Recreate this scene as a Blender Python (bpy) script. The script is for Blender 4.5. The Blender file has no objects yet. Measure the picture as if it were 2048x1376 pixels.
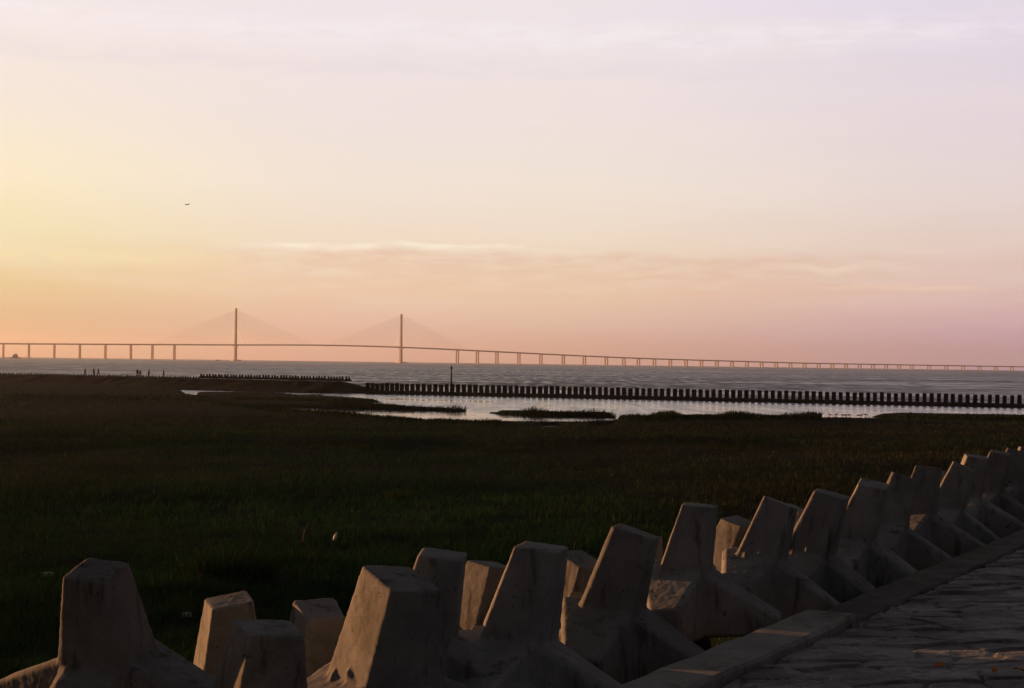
import bpy, bmesh, math, random
import numpy as np
from mathutils import Vector, Matrix

random.seed(7)
rng = np.random.default_rng(11)
scene = bpy.context.scene
COL = scene.collection
R = math.radians

# ------------------------------------------------------------------ camera
CAMZ = 6.5
FPX = 2844.0                       # focal length in photo pixels (50 mm on 36 mm, 2048 px wide)
PITCH = 38.0 / FPX                 # horizon sits a little below the middle
ROLL = 0.0134
fw = Vector((0, math.cos(PITCH), math.sin(PITCH)))
rt0 = Vector((1, 0, 0)); up0 = rt0.cross(fw)
rt = (rt0 * math.cos(ROLL) + up0 * math.sin(ROLL)).normalized()
up = rt.cross(fw).normalized()
cam_d = bpy.data.cameras.new("camera"); cam = bpy.data.objects.new("camera", cam_d); COL.objects.link(cam)
m = Matrix((rt, up, -fw)).transposed().to_4x4(); m.translation = (0, 0, CAMZ)
cam.matrix_world = m
cam_d.sensor_width = 36.0; cam_d.lens = FPX * 36.0 / 2048.0
cam_d.clip_start = 0.1; cam_d.clip_end = 100000
scene.camera = cam
aRT, aUP, aFW = (np.array(v) for v in (rt, up, fw))

def proj(x, y, z):
    """world point -> photo pixel (used only to read the plan of the place off the photo)"""
    p = np.stack([np.asarray(x, float), np.asarray(y, float), np.asarray(z, float) - CAMZ], -1)
    d = p @ aFW; d = np.where(d < 0.01, 0.01, d)
    return 1024 + FPX * (p @ aRT) / d, 688 - FPX * (p @ aUP) / d

def ray(px, py):
    v = rt * ((px - 1024) / FPX) + up * ((688 - py) / FPX) + fw
    return v
def at_z(px, py, z):
    v = ray(px, py); k = (z - CAMZ) / v.z
    return Vector((v.x * k, v.y * k, z))
def at_y(px, py, Y):
    v = ray(px, py); k = Y / v.y
    return Vector((v.x * k, Y, CAMZ + v.z * k))

# seawall frame: U runs along the wall (away, to the right), N points to the sea
WA = math.atan(0.625)
U = Vector((math.sin(WA), math.cos(WA), 0)); N = Vector((-math.cos(WA), math.sin(WA), 0))
def wall_pt(t, L, z): return U * t + N * L + Vector((0, 0, z))
def t_for_px(px, L, py=1050):
    lo, hi = 1.0, 200.0
    for _ in range(60):
        mid = (lo + hi) / 2; p = wall_pt(mid, L, 4.5)
        if p.y < 0.5 or proj(p.x, p.y, 4.5)[0] < px: lo = mid
        else: hi = mid
    return (lo + hi) / 2

# ------------------------------------------------------------------ helpers
def tag(o, label=None, cat=None, group=None, kind=None):
    if label: o["label"] = label
    if cat: o["category"] = cat
    if group: o["group"] = group
    if kind: o["kind"] = kind
    return o
def mesh_obj(name, me, mat, parent=None):
    o = bpy.data.objects.new(name, me); COL.objects.link(o)
    if mat and not me.materials: me.materials.append(mat)
    if parent: o.parent = parent
    return o
def bm_obj(name, bm, mat, parent=None, smooth=False):
    me = bpy.data.meshes.new(name)
    bmesh.ops.recalc_face_normals(bm, faces=bm.faces)
    bm.to_mesh(me); bm.free()
    if smooth: me.polygons.foreach_set("use_smooth", [True] * len(me.polygons))
    return mesh_obj(name, me, mat, parent)
def empty(name, loc, rz=0.0):
    o = bpy.data.objects.new(name, None); COL.objects.link(o)
    o.location = loc; o.rotation_euler = (0, 0, rz); o.empty_display_size = 0.3
    return o
def hull(bm, pts):
    vs = [bm.verts.new(p) for p in pts]
    r = bmesh.ops.convex_hull(bm, input=vs)
    junk = [v for v in r["geom_interior"] if isinstance(v, bmesh.types.BMVert)]
    if junk: bmesh.ops.delete(bm, geom=junk, context="VERTS")
def box(bm, x0, x1, y0, y1, z0, z1):
    hull(bm, [(x, y, z) for x in (x0, x1) for y in (y0, y1) for z in (z0, z1)])
def tube(bm, pts, rad, seg=8):
    """tapered tube through pts with radius per point"""
    rings = []
    for i, p in enumerate(pts):
        p = Vector(p)
        a = Vector(pts[max(0, i - 1)]); b = Vector(pts[min(len(pts) - 1, i + 1)])
        d = (b - a).normalized()
        s = d.cross(Vector((0, 0, 1)) if abs(d.z) < 0.9 else Vector((1, 0, 0))).normalized(); q = d.cross(s)
        rings.append([bm.verts.new(p + (s * math.cos(k * 2 * math.pi / seg) + q * math.sin(k * 2 * math.pi / seg)) * rad[i]) for k in range(seg)])
    for a, b in zip(rings, rings[1:]):
        for k in range(seg): bm.faces.new((a[k], a[(k + 1) % seg], b[(k + 1) % seg], b[k]))
    bm.faces.new(rings[0]); bm.faces.new(rings[-1][::-1])
def np_mesh(name, verts, loops, starts, totals, mat, smooth=False):
    me = bpy.data.meshes.new(name)
    me.vertices.add(len(verts)); me.vertices.foreach_set("co", np.ascontiguousarray(verts, np.float32).ravel())
    me.loops.add(len(loops)); me.loops.foreach_set("vertex_index", np.ascontiguousarray(loops, np.int32))
    me.polygons.add(len(starts)); me.polygons.foreach_set("loop_start", np.ascontiguousarray(starts, np.int32))
    me.polygons.foreach_set("loop_total", np.ascontiguousarray(totals, np.int32))
    if smooth: me.polygons.foreach_set("use_smooth", np.ones(len(starts), bool))
    me.update(calc_edges=True); me.validate()
    return mesh_obj(name, me, mat)
def grid_mesh(name, X, Y, Z, mat, smooth=True):
    h, w = X.shape
    v = np.stack([X, Y, Z], -1).reshape(-1, 3)
    i = np.arange(h * w).reshape(h, w)
    q = np.stack([i[:-1, :-1], i[:-1, 1:], i[1:, 1:], i[1:, :-1]], -1).reshape(-1, 4)
    n = len(q)
    return np_mesh(name, v, q.ravel(), np.arange(n) * 4, np.full(n, 4), mat, smooth)

def _hash(ix, iy, s):
    h = np.sin(ix * 127.1 + iy * 311.7 + s * 74.7) * 43758.5453
    return h - np.floor(h)
def noise2(x, y, s=0.0):
    ix, iy = np.floor(x), np.floor(y); fx, fy = x - ix, y - iy
    fx = fx * fx * (3 - 2 * fx); fy = fy * fy * (3 - 2 * fy)
    a, b, c, d = _hash(ix, iy, s), _hash(ix + 1, iy, s), _hash(ix, iy + 1, s), _hash(ix + 1, iy + 1, s)
    return (a * (1 - fx) + b * fx) * (1 - fy) + (c * (1 - fx) + d * fx) * fy
def fbm(x, y, s=0.0, o=4):
    t = 0; a = 0.5
    for k in range(o):
        t = t + a * noise2(x * 2 ** k, y * 2 ** k, s + k * 3.3); a *= 0.5
    return t
def smooth01(t):
    t = np.clip(t, 0, 1); return t * t * (3 - 2 * t)

# ------------------------------------------------------------------ materials
class NT:
    def __init__(s, tree): s.t = tree; s.n = tree.nodes; s.l = tree.links
    def node(s, typ, **kw):
        n = s.n.new(typ)
        for k, v in kw.items(): setattr(n, k, v)
        return n
    def put(s, sock, v):
        if isinstance(v, bpy.types.NodeSocket): s.l.new(v, sock)
        else: sock.default_value = v
    def math(s, op, a, b=0.0, c=0.0, clamp=False):
        n = s.node("ShaderNodeMath", operation=op, use_clamp=clamp)
        s.put(n.inputs[0], a); s.put(n.inputs[1], b); s.put(n.inputs[2], c)
        return n.outputs[0]
    def mr(s, v, a, b, c=0.0, d=1.0, smooth=True):
        n = s.node("ShaderNodeMapRange", interpolation_type="SMOOTHSTEP" if smooth else "LINEAR")
        for k, q in zip((0, 1, 2, 3, 4), (v, a, b, c, d)): s.put(n.inputs[k], q)
        return n.outputs[0]
    def mix(s, f, a, b, mode="MIX"):
        n = s.node("ShaderNodeMix", data_type="RGBA", blend_type=mode, clamp_factor=True)
        s.put(n.inputs[0], f); s.put(n.inputs[6], a); s.put(n.inputs[7], b)
        return n.outputs[2]
    def ramp(s, f, stops):
        n = s.node("ShaderNodeValToRGB"); cr = n.color_ramp
        while len(cr.elements) < len(stops): cr.elements.new(0.5)
        for e, (p, c) in zip(cr.elements, stops): e.position = p; e.color = (*c, 1)
        s.put(n.inputs[0], f); return n.outputs[0]
    def noise(s, vec, scale, detail=4.0, rough=0.55, dist=0.0):
        n = s.node("ShaderNodeTexNoise"); s.put(n.inputs["Vector"], vec)
        n.inputs["Scale"].default_value = scale; n.inputs["Detail"].default_value = detail
        n.inputs["Roughness"].default_value = rough; n.inputs["Distortion"].default_value = dist
        return n.outputs[0]
def lin(c): return tuple((v / 255 / 12.92) if v / 255 <= 0.04045 else ((v / 255 + 0.055) / 1.055) ** 2.4 for v in c)
def new_mat(name):
    mt = bpy.data.materials.new(name); mt.use_nodes = True
    nt = NT(mt.node_tree); b = nt.n["Principled BSDF"]
    return mt, nt, b
def simple_mat(name, ca, cb, scale=3.0, rough=0.8, bump=0.2, bscale=30.0, coord="Object", dist=0.02, metallic=0.0):
    mt, nt, b = new_mat(name)
    co = nt.node("ShaderNodeTexCoord").outputs[coord]
    n1 = nt.noise(co, scale, 5.0)
    nt.put(b.inputs["Base Color"], nt.mix(nt.mr(n1, 0.35, 0.65), (*ca, 1), (*cb, 1)))
    b.inputs["Roughness"].default_value = rough; b.inputs["Metallic"].default_value = metallic
    if rough > 0.65: b.inputs["Specular IOR Level"].default_value = 0.03
    if bump:
        bp = nt.node("ShaderNodeBump"); bp.inputs["Strength"].default_value = bump; bp.inputs["Distance"].default_value = dist
        nt.put(bp.inputs["Height"], nt.noise(co, bscale, 5.0)); nt.put(b.inputs["Normal"], bp.outputs[0])
    return mt

# concrete of the armour blocks: pitted, stained, darker blotches with shapes of their own
def concrete(name, ca, cb, stain):
    mt, nt, b = new_mat(name)
    tc = nt.node("ShaderNodeTexCoord"); oi = nt.node("ShaderNodeObjectInfo")
    add = nt.node("ShaderNodeVectorMath", operation="ADD"); nt.put(add.inputs[0], tc.outputs["Object"])
    sc = nt.node("ShaderNodeVectorMath", operation="SCALE"); nt.put(sc.inputs[0], oi.outputs["Location"]); sc.inputs[3].default_value = 1.7
    nt.put(add.inputs[1], sc.outputs[0]); co = add.outputs[0]
    n1 = nt.noise(co, 2.2, 6.0, 0.6)
    base = nt.mix(nt.mr(n1, 0.3, 0.7), (*ca, 1), (*cb, 1))
    fine = nt.noise(co, 60.0, 4.0, 0.7)
    base = nt.mix(nt.mr(fine, 0.35, 0.75, 0.0, 0.35), base, (ca[0] * 0.6, ca[1] * 0.6, ca[2] * 0.6, 1))
    mp = nt.node("ShaderNodeMapping"); nt.put(mp.inputs[0], co); mp.inputs["Scale"].default_value = (7, 7, 1.2)
    n2 = nt.noise(mp.outputs[0], 1.0, 6.0, 0.65)
    base = nt.mix(nt.mr(n2, 0.53, 0.68, 0.0, 0.8), base, (*stain, 1))
    n3 = nt.noise(co, 5.5, 6.0, 0.6, 0.8)
    base = nt.mix(nt.mr(n3, 0.66, 0.71, 0.0, 0.85), base, (stain[0] * 0.5, stain[1] * 0.5, stain[2] * 0.5, 1))
    vo = nt.node("ShaderNodeTexVoronoi"); nt.put(vo.inputs["Vector"], co); vo.inputs["Scale"].default_value = 16.0
    pit = nt.math("MULTIPLY", nt.mr(vo.outputs["Distance"], 0.16, 0.08), nt.mr(nt.noise(co, 3.0, 2.0), 0.5, 0.62))
    base = nt.mix(nt.math("MULTIPLY", pit, 0.85), base, (0.03, 0.03, 0.028, 1))
    n4 = nt.noise(co, 1.1, 5.0, 0.65)
    base = nt.mix(nt.mr(n4, 0.55, 0.66, 0.0, 0.55), base, (0.075, 0.085, 0.055, 1))
    vr = nt.mr(oi.outputs["Random"], 0, 1, 0.75, 1.15, False)
    vm = nt.node("ShaderNodeVectorMath", operation="SCALE"); nt.put(vm.inputs[0], base); nt.put(vm.inputs[3], vr)
    nt.put(b.inputs["Base Color"], vm.outputs[0])
    b.inputs["Roughness"].default_value = 0.93; b.inputs["Specular IOR Level"].default_value = 0.1
    bp = nt.node("ShaderNodeBump"); bp.inputs["Strength"].default_value = 0.5; bp.inputs["Distance"].default_value = 0.004
    h = nt.math("ADD", nt.noise(co, 45.0, 6.0, 0.7), nt.math("MULTIPLY", nt.noise(co, 9.0, 5.0, 0.6), 1.6))
    nt.put(bp.inputs["Height"], h); nt.put(b.inputs["Normal"], bp.outputs[0])
    return mt
M_BLOCK = concrete("armour_concrete", (0.170, 0.176, 0.184), (0.265, 0.272, 0.28), (0.07, 0.068, 0.06))
M_KERB = concrete("kerb_concrete", (0.20, 0.20, 0.205), (0.28, 0.28, 0.285), (0.14, 0.14, 0.13))
M_KERBD = concrete("mossy_kerb_concrete", (0.09, 0.09, 0.085), (0.16, 0.16, 0.155), (0.05, 0.05, 0.045))
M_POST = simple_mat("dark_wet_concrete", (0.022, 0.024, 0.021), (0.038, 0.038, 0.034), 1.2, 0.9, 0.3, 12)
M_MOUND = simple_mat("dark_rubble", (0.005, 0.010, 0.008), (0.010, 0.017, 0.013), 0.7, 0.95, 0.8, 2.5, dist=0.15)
M_BRIDGE = simple_mat("bridge_concrete", (0.34, 0.27, 0.25), (0.40, 0.32, 0.30), 0.02, 0.9, 0)
M_CABLE = simple_mat("cable_sheath", (0.12, 0.10, 0.09), (0.15, 0.12, 0.11), 0.02, 0.7, 0)
M_PALE = simple_mat("pale_cap", (0.55, 0.52, 0.46), (0.62, 0.58, 0.52), 0.05, 0.9, 0)
M_HULL = simple_mat("dark_hull", (0.02, 0.02, 0.02), (0.035, 0.03, 0.028), 0.2, 0.6, 0)
M_SUPER = simple_mat("ship_house_paint", (0.05, 0.045, 0.04), (0.07, 0.06, 0.05), 0.2, 0.6, 0)
M_WHITE = simple_mat("white_paint", (0.75, 0.74, 0.70), (0.8, 0.79, 0.76), 0.5, 0.5, 0)
M_PLANE = simple_mat("aircraft_paint", (0.42, 0.40, 0.38), (0.48, 0.46, 0.44), 0.1, 0.4, 0)
M_BEACON = simple_mat("beacon_paint", (0.022, 0.016, 0.015), (0.035, 0.024, 0.02), 2.0, 0.7, 0.1)
M_BIRD = simple_mat("dark_feathers", (0.05, 0.045, 0.04), (0.10, 0.09, 0.08), 9.0, 0.9, 0.1)
M_STRAW = simple_mat("dry_straw", (0.42, 0.30, 0.14), (0.55, 0.42, 0.22), 12.0, 0.8, 0.1)
M_LITTER = simple_mat("pale_plastic", (0.62, 0.64, 0.66), (0.72, 0.73, 0.74), 8.0, 0.45, 0.1)
M_STONE = simple_mat("pale_stone", (0.34, 0.32, 0.30), (0.46, 0.43, 0.40), 6.0, 0.95, 0.4)
M_FLAKE = simple_mat("orange_flake", (0.40, 0.14, 0.05), (0.52, 0.22, 0.08), 15.0, 0.8, 0.2)

# ------------------------------------------------------------------ sky
SUN_AZ, SUN_EL = R(-63), R(2.6)
w = bpy.data.worlds.new("World"); scene.world = w; w.use_nodes = True
wt = NT(w.node_tree); bg = wt.n["Background"]
sky = wt.node("ShaderNodeTexSky"); sky.sky_type = "NISHITA"; sky.sun_disc = False
sky.sun_elevation = SUN_EL; sky.sun_rotation = SUN_AZ
sky.air_density = 1.0; sky.dust_density = 3.0
g = wt.node("ShaderNodeTexCoord").outputs["Generated"]
sep = wt.node("ShaderNodeSeparateXYZ"); wt.put(sep.inputs[0], g)
el = wt.math("MULTIPLY", wt.math("ARCSINE", sep.outputs[2]), 180 / math.pi)      # degrees
az = wt.math("MULTIPLY", wt.math("ARCTAN2", sep.outputs[0], sep.outputs[1]), 180 / math.pi)
elc = wt.math("DIVIDE", wt.math("MAXIMUM", el, 0.0), 60.0)
NIGHT = (0.007, 0.009, 0.017)
def sky_ramp(rows, dark):
    st = [(e / 60.0, lin(c)) for e, c in rows]
    a = st[-1][1]
    st += [(15.8 / 60, tuple(v * q for v, q in zip(a, (0.38, 0.43, 0.58)))), (17.5 / 60, tuple(v * q for v, q in zip(a, (0.10, 0.125, 0.21)))), (25 / 60, tuple(v * q for v, q in zip(a, (0.018, 0.025, 0.047)))), (42 / 60, dark), (1.0, tuple(v * 0.8 for v in dark))]
    return wt.ramp(elc, st)
SKY_L = [(0, (196, 156, 120)), (1.4, (208, 178, 130)), (3, (230, 206, 152)), (4.8, (240, 230, 184)), (7, (252, 238, 202)), (10, (246, 233, 220)), (14.5, (243, 233, 236))]
SKY_C = [(0, (222, 172, 154)), (1.4, (230, 192, 172)), (3, (241, 210, 178)), (4.8, (243, 224, 202)), (7, (244, 231, 218)), (10, (241, 229, 226)), (14.5, (240, 230, 236))]
SKY_R = [(0, (206, 168, 184)), (1.4, (212, 174, 184)), (3, (228, 191, 185)), (4.8, (232, 208, 198)), (7, (233, 218, 216)), (10, (230, 216, 224)), (14.5, (227, 219, 235))]
rl, rc, rr = (sky_ramp(s, NIGHT) for s in (SKY_L, SKY_C, SKY_R))
glow = wt.mix(wt.mr(az, -23, -5, 0, 1), rl, rc)
glow = wt.mix(wt.mr(az, 0, 22, 0, 1), glow, rr)
# the western glow dies away towards the east, behind the viewer
azoff = wt.math("ABSOLUTE", wt.math("WRAP", wt.math("ADD", az, 11), 180, -180))
east = wt.ramp(wt.mr(el, 0, 60), [(0, (0.009, 0.011, 0.019)), (0.35, (0.009, 0.0115, 0.020)), (1, NIGHT)])
glow = wt.mix(wt.mr(azoff, 33, 62), glow, east)
# thin cloud: soft streaks in the direction space of the sky
cmb = wt.node("ShaderNodeCombineXYZ"); wt.put(cmb.inputs[0], wt.math("MULTIPLY", az, 0.055)); wt.put(cmb.inputs[1], wt.math("MULTIPLY", el, 0.55))
cv = cmb.outputs[0]
n_soft = wt.noise(cv, 1.6, 5.0, 0.55, 0.6)
cloud = wt.math("MULTIPLY", wt.mr(n_soft, 0.42, 0.66), wt.mr(el, 0.8, 3.0))
glow = wt.mix(wt.math("MULTIPLY", cloud, 0.20), glow, (0.90, 0.80, 0.70, 1))
cmb2 = wt.node("ShaderNodeCombineXYZ"); wt.put(cmb2.inputs[0], wt.math("MULTIPLY", az, 0.33)); wt.put(cmb2.inputs[1], 3.7)
wob = wt.noise(cmb2.outputs[0], 1.0, 3.0, 0.5)
cmb3 = wt.node("ShaderNodeCombineXYZ"); wt.put(cmb3.inputs[0], wt.math("MULTIPLY", az, 0.5)); wt.put(cmb3.inputs[1], wt.math("MULTIPLY", el, 2.6))
rag = wt.noise(cmb3.outputs[0], 1.0, 5.0, 0.6, 0.5)
def streak(base, amp, thick_up, thick_dn, a0, a1, a2, a3, gain, col):
    global glow
    e0 = wt.math("ADD", base, wt.math("MULTIPLY", wt.math("SUBTRACT", wob, 0.5), amp))
    d = wt.math("SUBTRACT", el, e0)
    sh = wt.math("MULTIPLY", wt.math("MULTIPLY", wt.mr(d, thick_up, 0.0), wt.mr(d, -thick_dn, 0.0)), wt.mr(rag, 0.30, 0.62))
    sh = wt.math("MULTIPLY", sh, wt.math("MULTIPLY", wt.mr(az, a0, a1), wt.mr(az, a3, a2)))
    glow = wt.mix(wt.math("MULTIPLY", sh, gain), glow, (*col, 1))
streak(4.65, 1.0, 0.10, 0.40, -12.5, -8.5, -3.0, 3.0, 0.8, lin((255, 244, 220)))
streak(4.25, 1.0, 0.35, 2.6, -17, -6, 8, 24, 0.50, lin((228, 188, 162)))
streak(3.2, 0.5, 0.10, 0.25, 11, 14, 17, 19.5, 0.65, lin((246, 216, 190)))
streak(4.0, 1.2, 0.12, 0.35, 9, 12, 13, 17, 0.6, lin((248, 226, 205)))
streak(13.0, 1.2, 0.8, 1.0, -60, -20, 12, 30, 0.45, lin((252, 243, 247)))
streak(11.6, 1.0, 0.6, 0.5, -60, -20, 20, 50, 0.35, lin((228, 217, 224)))
streak(3.9, 0.8, 0.6, 0.6, -40, -22, -14, -9, 0.35, lin((255, 236, 170)))
# Background strength 0.1: the twilight glow is given in the same physical units as the Nishita sky
vs = wt.node("ShaderNodeVectorMath", operation="SCALE"); wt.put(vs.inputs[0], glow); vs.inputs[3].default_value = 5.74
vn = wt.node("ShaderNodeVectorMath", operation="SCALE"); wt.put(vn.inputs[0], sky.outputs[0]); vn.inputs[3].default_value = 0.002
va = wt.node("ShaderNodeVectorMath", operation="ADD"); wt.put(va.inputs[0], vs.outputs[0]); wt.put(va.inputs[1], vn.outputs[0])
wt.put(bg.inputs[0], va.outputs[0]); bg.inputs[1].default_value = 0.1

sd = bpy.data.lights.new("sun", "SUN"); sd.energy = 5.0; sd.angle = R(0.5); sd.color = (1.0, 0.44, 0.17)
so = bpy.data.objects.new("sun", sd); COL.objects.link(so)
sdir = Vector((math.sin(SUN_AZ) * math.cos(SUN_EL), math.cos(SUN_AZ) * math.cos(SUN_EL), math.sin(SUN_EL)))
so.rotation_euler = sdir.to_track_quat("Z", "Y").to_euler()
so.location = (-60, 30, 40)
scene.view_settings.view_transform = "Standard"; scene.view_settings.look = "None"
scene.view_settings.exposure = 0.8; scene.view_settings.gamma = 1

# ------------------------------------------------------------------ haze
HAZE_DENS = 5.4e-5
HAZE = True
if HAZE:
    bm = bmesh.new(); box(bm, -17000, 17000, -800, 17000, -3.5, 228)
    mt = bpy.data.materials.new("evening_haze"); mt.use_nodes = True; nt = NT(mt.node_tree)
    nt.n.remove(nt.n["Principled BSDF"])
    pv = nt.node("ShaderNodeVolumePrincipled"); pv.inputs["Color"].default_value = (0.84, 0.88, 1.0, 1)
    pv.inputs["Density"].default_value = HAZE_DENS; pv.inputs["Anisotropy"].default_value = 0.50
    nt.l.new(pv.outputs[0], nt.n["Material Output"].inputs["Volume"])
    tag(bm_obj("haze", bm, mt), "pale evening haze lying over the water and the far bridge", "haze", kind="stuff")

# ------------------------------------------------------------------ plan of the shore
LINE = [(-9000, 2300), (-1500, 760), (-500, 480), (-123, 341), (-74, 312), (-33, 291), (-29, 287), (88, 245), (150, 223), (420, 130), (2500, 250)]
def line_r(a):
    """distance from the viewer to the breakwater line at azimuth a"""
    aa = np.array([math.atan2(x, y) for x, y in LINE])
    out = np.zeros_like(a)
    for k in range(len(LINE) - 1):
        (x0, y0), (x1, y1) = LINE[k], LINE[k + 1]
        s = (a >= aa[k]) & (a <= aa[k + 1])
        den = np.sin(a) * (y1 - y0) - np.cos(a) * (x1 - x0)
        out = np.where(s, (x0 * (y1 - y0) - y0 * (x1 - x0)) / den, out)
    return out

MARSH = [(-2500, 690), (0, 752), (350, 766), (372, 789), (384, 791), (430, 810), (520, 823), (700, 834), (850, 843), (1000, 847), (1100, 848), (1225, 848), (1240, 840), (1400, 835),
         (1600, 839), (1640, 842), (1740, 843), (1900, 842), (2048, 844), (4500, 880), (4500, 4000), (-2500, 4000)]
ISLES = [[(395, 786.5), (470, 786.5), (555, 788.5), (600, 793), (640, 794), (750, 802), (768, 805), (700, 806.5), (700, 809), (780, 812), (860, 818), (935, 821), (932, 823.5), (780, 820), (600, 817), (420, 814), (380, 806)],
         [(970, 826), (1060, 827), (1220, 831), (1232, 836), (1100, 834.5), (1000, 830)],
         [(1735, 834), (1800, 831), (2048, 834), (2300, 838), (4000, 852), (4000, 870), (2048, 848), (1900, 843), (1780, 838)]]
HOLES = [[(1080, 853), (1100, 851.5), (1122, 852.5), (1118, 857), (1088, 857)], [(1185, 854), (1210, 853), (1226, 853), (1218, 857), (1190, 857.6)]]
def sdf(px, py, poly):
    """signed distance (positive inside) in squashed photo space"""
    SX = 0.22
    p = np.array(poly, float); x, y = px * SX, py
    inside = np.zeros(px.shape, bool); dmin = np.full(px.shape, 1e9)
    for k in range(len(p)):
        ax, ay = p[k][0] * SX, p[k][1]; bx, by = p[(k + 1) % len(p)][0] * SX, p[(k + 1) % len(p)][1]
        dx, dy = bx - ax, by - ay
        u = np.clip(((x - ax) * dx + (y - ay) * dy) / (dx * dx + dy * dy + 1e-9), 0, 1)
        dmin = np.minimum(dmin, np.hypot(x - ax - u * dx, y - ay - u * dy))
        c = ((ay > y) != (by > y)) & (x < (bx - ax) * (y - ay) / (by - ay + 1e-12) + ax)
        inside ^= c
    return np.where(inside, dmin, -dmin)
def land_d(x, y):
    px, py = proj(x, y, np.zeros_like(x))
    wob_ = (fbm(x * 0.12, y * 0.06, 5.0, 3) - 0.45) * 5.0
    d = sdf(px, py, MARSH) + wob_ * 0.5
    for q in ISLES: d = np.maximum(d, sdf(px, py, q) + wob_ * 0.25)
    for q in HOLES: d = np.minimum(d, -sdf(px, py, q) * 1.5)
    near = np.hypot(x, y) < 70
    return np.where(near | (y < 5), 9.0, d)
def terrain_z(x, y):
    L = x * N.x + y * N.y; t = x * U.x + y * U.y
    und = (fbm(x / 30, y / 22, 1.0, 3) - 0.45) * 1.3 + (fbm(x / 5, y / 5, 2.0, 3) - 0.45) * 0.22
    r = np.hypot(x, y)
    marsh = 0.45 + und * np.clip((260 - r) / 150, 0.25, 1.0)
    d = land_d(x, y)
    marsh = marsh * smooth01((d + 0.4) / 2.2) - 0.6 * (1 - smooth01((d + 1.6) / 2.0))
    bank = 3.50 - 0.36 * (L - 5.3) + (fbm(x / 2, y / 2, 8.0, 3) - 0.45) * 0.25
    bank = np.where(L < 5.35, 3.4 - np.clip(5.35 - L, 0, 1) * 0.6, bank)
    k = 0.6
    h = np.clip(0.5 + 0.5 * (bank - marsh) / k, 0, 1)
    return marsh * (1 - h) + bank * h + k * h * (1 - h) * 0.5

M_GROUND, nt, b = new_mat("marsh_soil")
co = nt.node("ShaderNodeTexCoord").outputs["Object"]
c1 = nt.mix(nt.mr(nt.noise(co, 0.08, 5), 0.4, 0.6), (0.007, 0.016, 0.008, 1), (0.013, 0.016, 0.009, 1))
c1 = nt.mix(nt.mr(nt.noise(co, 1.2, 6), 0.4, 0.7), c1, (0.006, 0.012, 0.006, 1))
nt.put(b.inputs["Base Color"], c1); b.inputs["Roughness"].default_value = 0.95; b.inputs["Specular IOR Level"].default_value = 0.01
bp = nt.node("ShaderNodeBump"); bp.inputs["Strength"].default_value = 0.6; bp.inputs["Distance"].default_value = 0.1
nt.put(bp.inputs["Height"], nt.noise(co, 4.0, 6)); nt.put(b.inputs["Normal"], bp.outputs[0])

A = np.linspace(R(-62), R(66), 620)
inv = np.concatenate([1 / np.linspace(3.0, 40.0, 130)[:-1], np.linspace(1 / 40.0, 1 / 420.0, 330)])
RR = 1 / inv
AA, RG = np.meshgrid(A, RR)
GX, GY = RG * np.sin(AA), RG * np.cos(AA)
GZ = terrain_z(GX, GY)
GZ = np.where(RG > line_r(AA) + 6, -0.8, GZ)
tag(grid_mesh("terrain", GX, GY, GZ, M_GROUND), kind="structure")

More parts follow.
